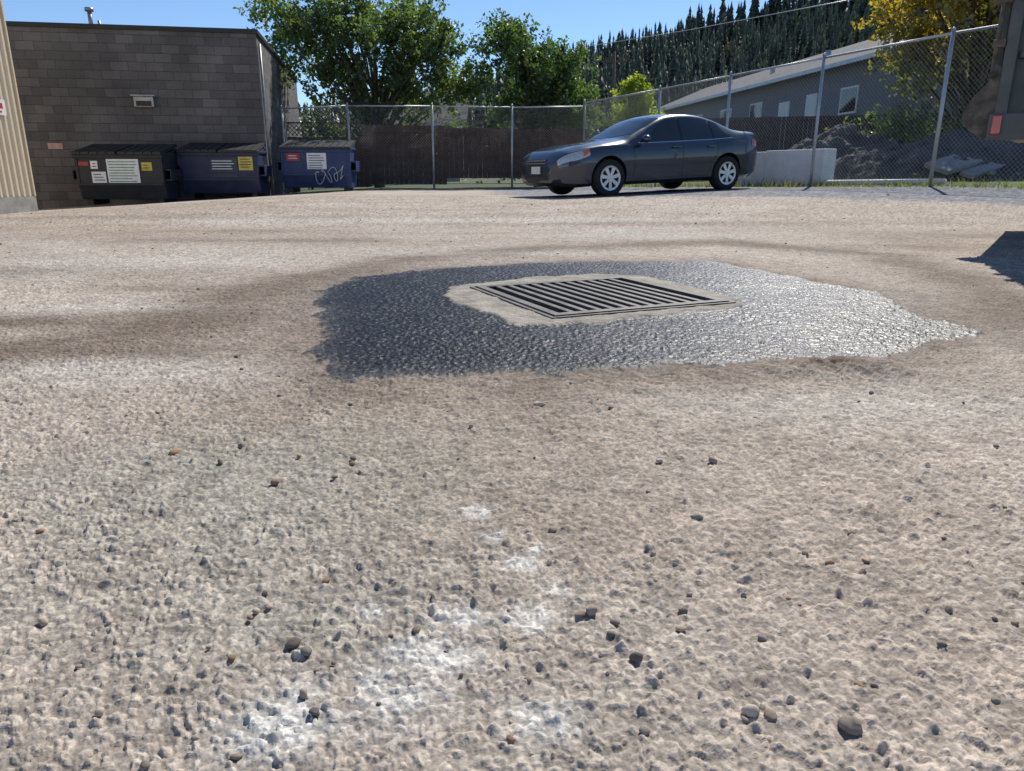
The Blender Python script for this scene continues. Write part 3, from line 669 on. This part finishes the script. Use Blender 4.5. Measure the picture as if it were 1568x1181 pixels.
# ---------------------------------------------------------------- houses
def house(name,loc,rz,Ln,D,eave,ridge,mw,mr_,wins):
    e=empty(name,loc,(0,0,rz))
    V=[(0,0,-.5),(Ln,0,-.5),(Ln,D,-.5),(0,D,-.5),(0,0,eave),(Ln,0,eave),(Ln,D,eave),(0,D,eave),(0,D/2,ridge-.12),(Ln,D/2,ridge-.12)]
    mesh_py('walls',V,[(0,1,5,4),(1,2,6,9,5),(2,3,7,6),(3,0,4,8,7)],mw,e)
    o=.45; s=(ridge-eave)/(D/2); th=.14
    ez=eave-o*s; Vr=[]
    for yy,zz in((-o,ez),(D/2,ridge),(D+o,ez)):
        for xx in(-o,Ln+o): Vr+=[(xx,yy,zz),(xx,yy,zz+th)]
    Fr=[(1,3,7,5),(5,7,11,9),(0,4,6,2),(4,8,10,6),(0,2,3,1),(8,9,11,10),(0,1,5,4),(4,5,9,8),(2,6,7,3),(6,10,11,7)]
    mesh_py('roof',Vr,Fr,mr_,e)
    boxes('gutter',[(-o,Ln+o,-o-.12,-o-.003,ez-.02,ez+.12)],M_galv,e)
    for k,(x0,x1,z0,z1,t) in enumerate(wins):
        boxes('frame_%d'%k,[(x0-.07,x1+.07,-.04,-.002,z0-.07,z1+.07)],M_white,e)
        boxes('pane_%d'%k,[(x0,x1,-.05,-.042,z0,z1)],M_white if t=='d' else M_glass,e)
    return e
M_sid=mat('grey_siding',(.17,.18,.20),.8,var=.1); M_shi=mat('asphalt_shingles',(.09,.09,.095),.9,var=.2,scale=3,bump=.01,bscale=20)
ang=math.atan2(-25,3.2)
hh_=house('long_grey_house',(9.4,51,0),ang,25.3,7,4.35,5.75,M_sid,M_shi,[(3,4.3,2.8,3.5,'w'),(7,8.3,2.8,3.5,'w'),(11,12.2,2.8,3.5,'w'),(14.5,15.6,2.8,3.5,'w'),(17.4,18.2,1.0,3.3,'d'),(19.7,20.4,.9,3.4,'d'),(22.2,23.2,2.6,3.4,'w')])
tubes('roof_vents',[((8,1.6,4.9),(8,1.6,5.4),.12),((13,1.6,4.9),(13,1.6,5.4),.12),((18,1.6,4.9),(18,1.6,5.4),.12)],M_galv,hh_,8)
house('distant_house',(-9.,44,0),R(0),6,6,3.3,5.0,mat('pale_siding',(.5,.46,.4),.8),M_shi,[(1,2,1.2,2.2,'w')])
tubes('overhead_cable',[((4,60,9.4),(10,45,8.2),.02),((10,45,8.2),(17,30,7.4),.02)],M_galv,None,6)
up=empty('utility_pole',(8.0,62,0)); tubes('pole',[((0,0,0),(0,0,9.6),.16,.11)],M_bark,up,10); boxes('crossarm',[(-1,1,-.06,.06,8.8,8.95)],M_bark,up)

# ---------------------------------------------------------------- trees
def curve_tube(V,F,pts,rad,n=7):
    k0=len(V)
    for i,(p,r) in enumerate(zip(pts,rad)):
        d=(pts[min(i+1,len(pts)-1)]-pts[max(i-1,0)]).normalized(); a_=d.cross(Vector((0.3,1,0.1))).normalized(); b_=d.cross(a_)
        for j in range(n): t=2*math.pi*j/n; V.append(p+a_*(r*math.cos(t))+b_*(r*math.sin(t)))
    for i in range(len(pts)-1):
        for j in range(n): k=(j+1)%n; F.append((k0+i*n+j,k0+i*n+k,k0+(i+1)*n+k,k0+(i+1)*n+j))
def leafquads(C,size,colr):
    n=len(C); u=rng.normal(size=(n,3)); u/=np.linalg.norm(u,axis=1)[:,None]
    w=rng.normal(size=(n,3)); v=np.cross(u,w); v/=np.linalg.norm(v,axis=1)[:,None]
    s=(size*(.6+.8*rng.random(n)))[:,None]
    V=np.stack([C-u*s*.5,C+v*s*.28,C+u*s*.5,C-v*s*.28],1).reshape(-1,3)
    F=np.arange(4*n).reshape(n,4); return V,F,np.repeat(colr,4,0)
def tree(name,base,E,nclump,per,leaf,c1,c2,spread=.42,trunk=.16,yel=None,twigs=0):
    """E: list of ellipsoids (cx,cy,cz,rx,ry,rz) relative to base"""
    e=empty(name,(base[0],base[1],gzf(base[0],base[1])))
    vol=np.array([q[3]*q[4]*q[5] for q in E])**.8; vol/=vol.sum()
    cl=[]
    for k in range(nclump):
        q=E[rng.choice(len(E),p=vol)]; d=rng.normal(size=3); d/=np.linalg.norm(d); r=rng.random()**.45
        cl.append([q[0]+d[0]*r*q[3],q[1]+d[1]*r*q[4],q[2]+d[2]*r*q[5]])
    cl=np.array(cl)
    Vb=[];Fb=[]
    top=cl[:,2].max()*.75; zlo=cl[:,2].min()
    tp=[Vector((0,0,-.2)),Vector((.05,.02,top*.25)),Vector((-.06,.05,top*.5)),Vector((.05,0,top*.75)),Vector((0,0,top))]
    curve_tube(Vb,Fb,tp,[trunk*1.2,trunk,trunk*.75,trunk*.45,trunk*.12],9)
    LC=[];LI=[]
    for k in range(nclump):
        c_=Vector(cl[k])
        if k%2==0:
            t=min(max((c_.z-zlo*.6)/top*.75,.12),.85)*top
            p0=Vector((0,0,t*(.55+.3*random.random()))); m1=p0.lerp(c_,.5)+Vector((0,0,.18*(c_-p0).length)) *.6+Vector(rng.normal(size=3)*.12)
            curve_tube(Vb,Fb,[p0,m1,c_,c_+(c_-m1)*.25],[trunk*.28,trunk*.16,.012,.004],5)
        sp=spread*(.6+.9*rng.random()); ns=7
        dirs=rng.normal(size=(ns,3))+np.array([0,0,.25]); out=cl[k]-np.array([0,0,top*.6]); out/=np.linalg.norm(out)+1e-6
        dirs+=out*.8; dirs/=np.linalg.norm(dirs,axis=1)[:,None]
        q=rng.integers(ns,size=per); t=rng.random(per)**.8*sp*2.1
        P=cl[k]+dirs[q]*t[:,None]+rng.normal(size=(per,3))*(.05+.16*spread*(1-t/(2.2*sp)))[:,None]
        P[:,2]-=.22*t*t
        LC.append(P); LI.append(np.full(per,k))
    mesh_py('trunk_and_limbs',Vb,Fb,M_bark,e,True)
    C=np.concatenate(LC);ci=np.concatenate(LI);n=len(C)
    a_=rng.random(nclump)[ci][:,None]*.7+rng.random(n)[:,None]*.3
    c=np.array(c1)*(1-a_)+np.array(c2)*a_
    if yel is not None:
        my=yel(C)[:,None]*(rng.random(n)<.8)[:,None]; c=c*(1-my)+np.array([.28,.20,.03])*my
    V,F,cc=leafquads(C,leaf,c)
    mesh_np('foliage',V,F,M_leaf,e,False,cc); return e
G1=(.04,.072,.026);G2=(.115,.165,.055)
tree('maple_tree',(-4.4,25.2),[(-.6,0,4.1,2.7,2.2,1.7),(-2.0,0,4.9,1.5,1.4,1.5),(.9,0,4.9,1.9,1.6,1.3),(.3,0,2.9,2.8,1.6,.9),(2.0,0,3.9,1.3,1.4,1.4),(-1.3,0,6.1,1.4,1.0,.9)],165,190,.13,G1,G2,.34)
tree('maple_tree',(.9,25.8),[(-.7,0,3.9,1.5,1.5,1.2),(.3,0,3.1,1.5,1.4,1.2),(-1.0,0,4.7,.8,.8,.7),(.0,0,2.2,2.0,1.4,.7),(1.0,0,2.7,.8,1.0,.8)],115,190,.12,(.03,.06,.022),(.085,.14,.045),.30)
tree('young_birch_tree',(4.45,28.0),[(0,0,2.4,.75,.6,.9),(0,0,3.3,.4,.4,.6),(.1,0,1.8,.9,.6,.6)],75,150,.11,(.16,.22,.03),(.27,.30,.05),.16,.08)
tree('autumn_cottonwood_tree',(12.4,21.),[(0,0,4.3,2.6,2.2,1.8),(-1.6,0,5.2,1.5,1.2,1.4),(1.4,0,5.6,2.1,1.6,2.0),(-1.2,0,3.2,1.3,1.1,1.0),(0.5,0,6.6,2.0,1.4,1.2)],190,190,.13,(.06,.075,.025),(.16,.16,.045),.32,.2,
     yel=lambda C:np.clip((.1-C[:,0])*.8,0,1)*np.clip((C[:,2]-2.8)*.9,0,1))
tree('shrub',(10.2,20.6),[(0,0,1.0,1.4,.8,.7),(1.6,0,1.1,1.2,.8,.7)],45,120,.11,G1,G2,.25,.04)
tree('shrub',(15.5,18.5),[(0,0,1.2,1.9,1.0,.9),(2,0,1.3,1.8,.9,.9)],60,120,.11,G1,G2,.28,.04)
tree('hedge',(-9.5,36),[(0,0,1.6,5,1,1.3),(6,0,1.6,4,1,1.2),(12,0,1.8,4,1,1.4),(18,2,1.8,4,1,1.5)],160,90,.22,G1,(.07,.11,.03),.4,.06)

# weeds along the right fence
nW=2600; t=rng.random(nW); wx=9.0-(t*13.)*.478+rng.normal(size=nW)*.18+.1; wy=8.4+t*13+rng.normal(size=nW)*.15
ang_=rng.random(nW)*6.28; hh=.05+.16*rng.random(nW)**2; z=gz(wx,wy)
b0=np.stack([wx-np.cos(ang_)*.008,wy-np.sin(ang_)*.008,z],-1); b1=np.stack([wx+np.cos(ang_)*.008,wy+np.sin(ang_)*.008,z],-1); tp=np.stack([wx+rng.normal(size=nW)*.05,wy+rng.normal(size=nW)*.05,z+hh],-1)
cW=np.array([.11,.12,.04])*(.6+.9*rng.random(nW))[:,None]
mesh_np('weeds',np.stack([b0,b1,tp],1).reshape(-1,3),np.arange(3*nW).reshape(-1,3),M_leaf,None,False,np.repeat(cW,3,0))

# ---------------------------------------------------------------- forested hill
rX=[-400,-150,-75,0,20,60,104,160,300,500]; rZ=[4,5,8,27,32,40,48,62,80,85]
def hillz(x,y):
    r=np.interp(x,rX,rZ); t=np.clip((y-85)/165,0,1.6); pr=np.where(t<1,t**1.15,1-.15*(t-1))
    return r*pr+ (fbm(x,y,30,201)-.5)*5*np.clip(t,0,1)-.3
hx_=np.linspace(-400,500,181);hy_=np.linspace(85,345,70);HX,HY=np.meshgrid(hx_,hy_);HZ=hillz(HX,HY)
idx=np.arange(HX.size).reshape(HX.shape);F=np.stack([idx[:-1,:-1],idx[:-1,1:],idx[1:,1:],idx[1:,:-1]],-1).reshape(-1,4)
mesh_np('hill',np.stack([HX,HY,HZ],-1).reshape(-1,3),F,mat('hill_undergrowth',(.06,.07,.035),.95,var=.4,scale=.05),None,True)
tmpl=[]
for q in range(6):
    V=[];F=[];nl=11;n=9; wfac=random.uniform(.8,1.2)
    for l in range(nl):
        f0=l/nl; z0=.08+.92*f0; rad=(.16*(1-f0)**.9*wfac+.010)*random.uniform(.75,1.2); zt_=z0+.92/nl*1.9; k=len(V)
        V.append((0,0,min(zt_,1.05)))
        for j in range(n):
            t=2*math.pi*(j+.5*(l%2))/n+random.random()*.4; rr=rad*(.35+1.0*random.random()); V.append((rr*math.cos(t),rr*math.sin(t),z0-.04*random.random()))
        for j in range(n): F.append((k,k+1+j,k+1+(j+1)%n))
    tmpl.append((np.array(V),np.array(F)))
Vs=[];Fs=[];Cs=[];k=0
def addc(x,y,h,c):
    global k
    v,f=tmpl[rng.integers(6)]; wf=.8+.5*rng.random(); v=v*np.array([h*wf,h*wf,h]); v=v+np.array([x,y,float(hillz(np.array(x),np.array(y)))-.3]); Vs.append(v);Fs.append(f+k);Cs.append(np.repeat(np.array(c)[None],len(v),0)); k+=len(v)
for i in range(4200):
    y=95+rng.random()**.8*165; x=-60+rng.random()*260
    if x/y>.85 or x/y<-.45: continue
    h=3.5+7*rng.random()**1.3; g_=.5+1.0*rng.random()
    c=(.07*g_,.088*g_,.055*g_)
    if rng.random()<.08+.3*(float(fbm(np.array(x),np.array(y),35,301))>.55) and y<225: c=(.19*g_,.165*g_,.055*g_); h*=.6
    addc(x,y,h,c)
for i in range(330):
    x=5+rng.random()*130; y=246+rng.random()*8; g_=.6+.5*rng.random()
    h=4+5*rng.random()**1.5+(7*rng.random()**1.5 if x>55 else 0); addc(x,y,h,(.06*g_,.078*g_,.05*g_))
mesh_np('conifer_forest',np.concatenate(Vs),np.concatenate(Fs),M_conif,None,False,np.concatenate(Cs))

# ---------------------------------------------------------------- light, sky, camera
EL,AZ=45,24
sv=Vector((math.sin(R(AZ))*math.cos(R(EL)),math.cos(R(AZ))*math.cos(R(EL)),math.sin(R(EL))))
sl=bpy.data.lights.new('sun','SUN'); sl.energy=5.0; sl.angle=R(.53); sl.color=(1,.95,.87)
so=bpy.data.objects.new('sun',sl); so.rotation_euler=sv.to_track_quat('Z','Y').to_euler(); so.location=(0,0,30); link(so)
w=bpy.data.worlds.new('World'); S.world=w; w.use_nodes=True; nt=w.node_tree; bg=nt.nodes['Background']
sk=N(nt,'ShaderNodeTexSky',sky_type='NISHITA'); sk.sun_disc=False; sk.sun_elevation=R(EL); sk.sun_rotation=R(AZ); sk.altitude=2200; sk.air_density=1.05; sk.dust_density=.0; sk.ozone_density=5
nt.links.new(sk.outputs[0],bg.inputs[0]); bg.inputs[1].default_value=.135
cd=bpy.data.cameras.new('camera'); co=bpy.data.objects.new('camera',cd); link(co)
co.location=(0,0,.42); co.rotation_euler=(R(90-16.13),0,0); cd.sensor_width=36; cd.lens=25.71; cd.clip_start=.02; cd.clip_end=3000
S.camera=co
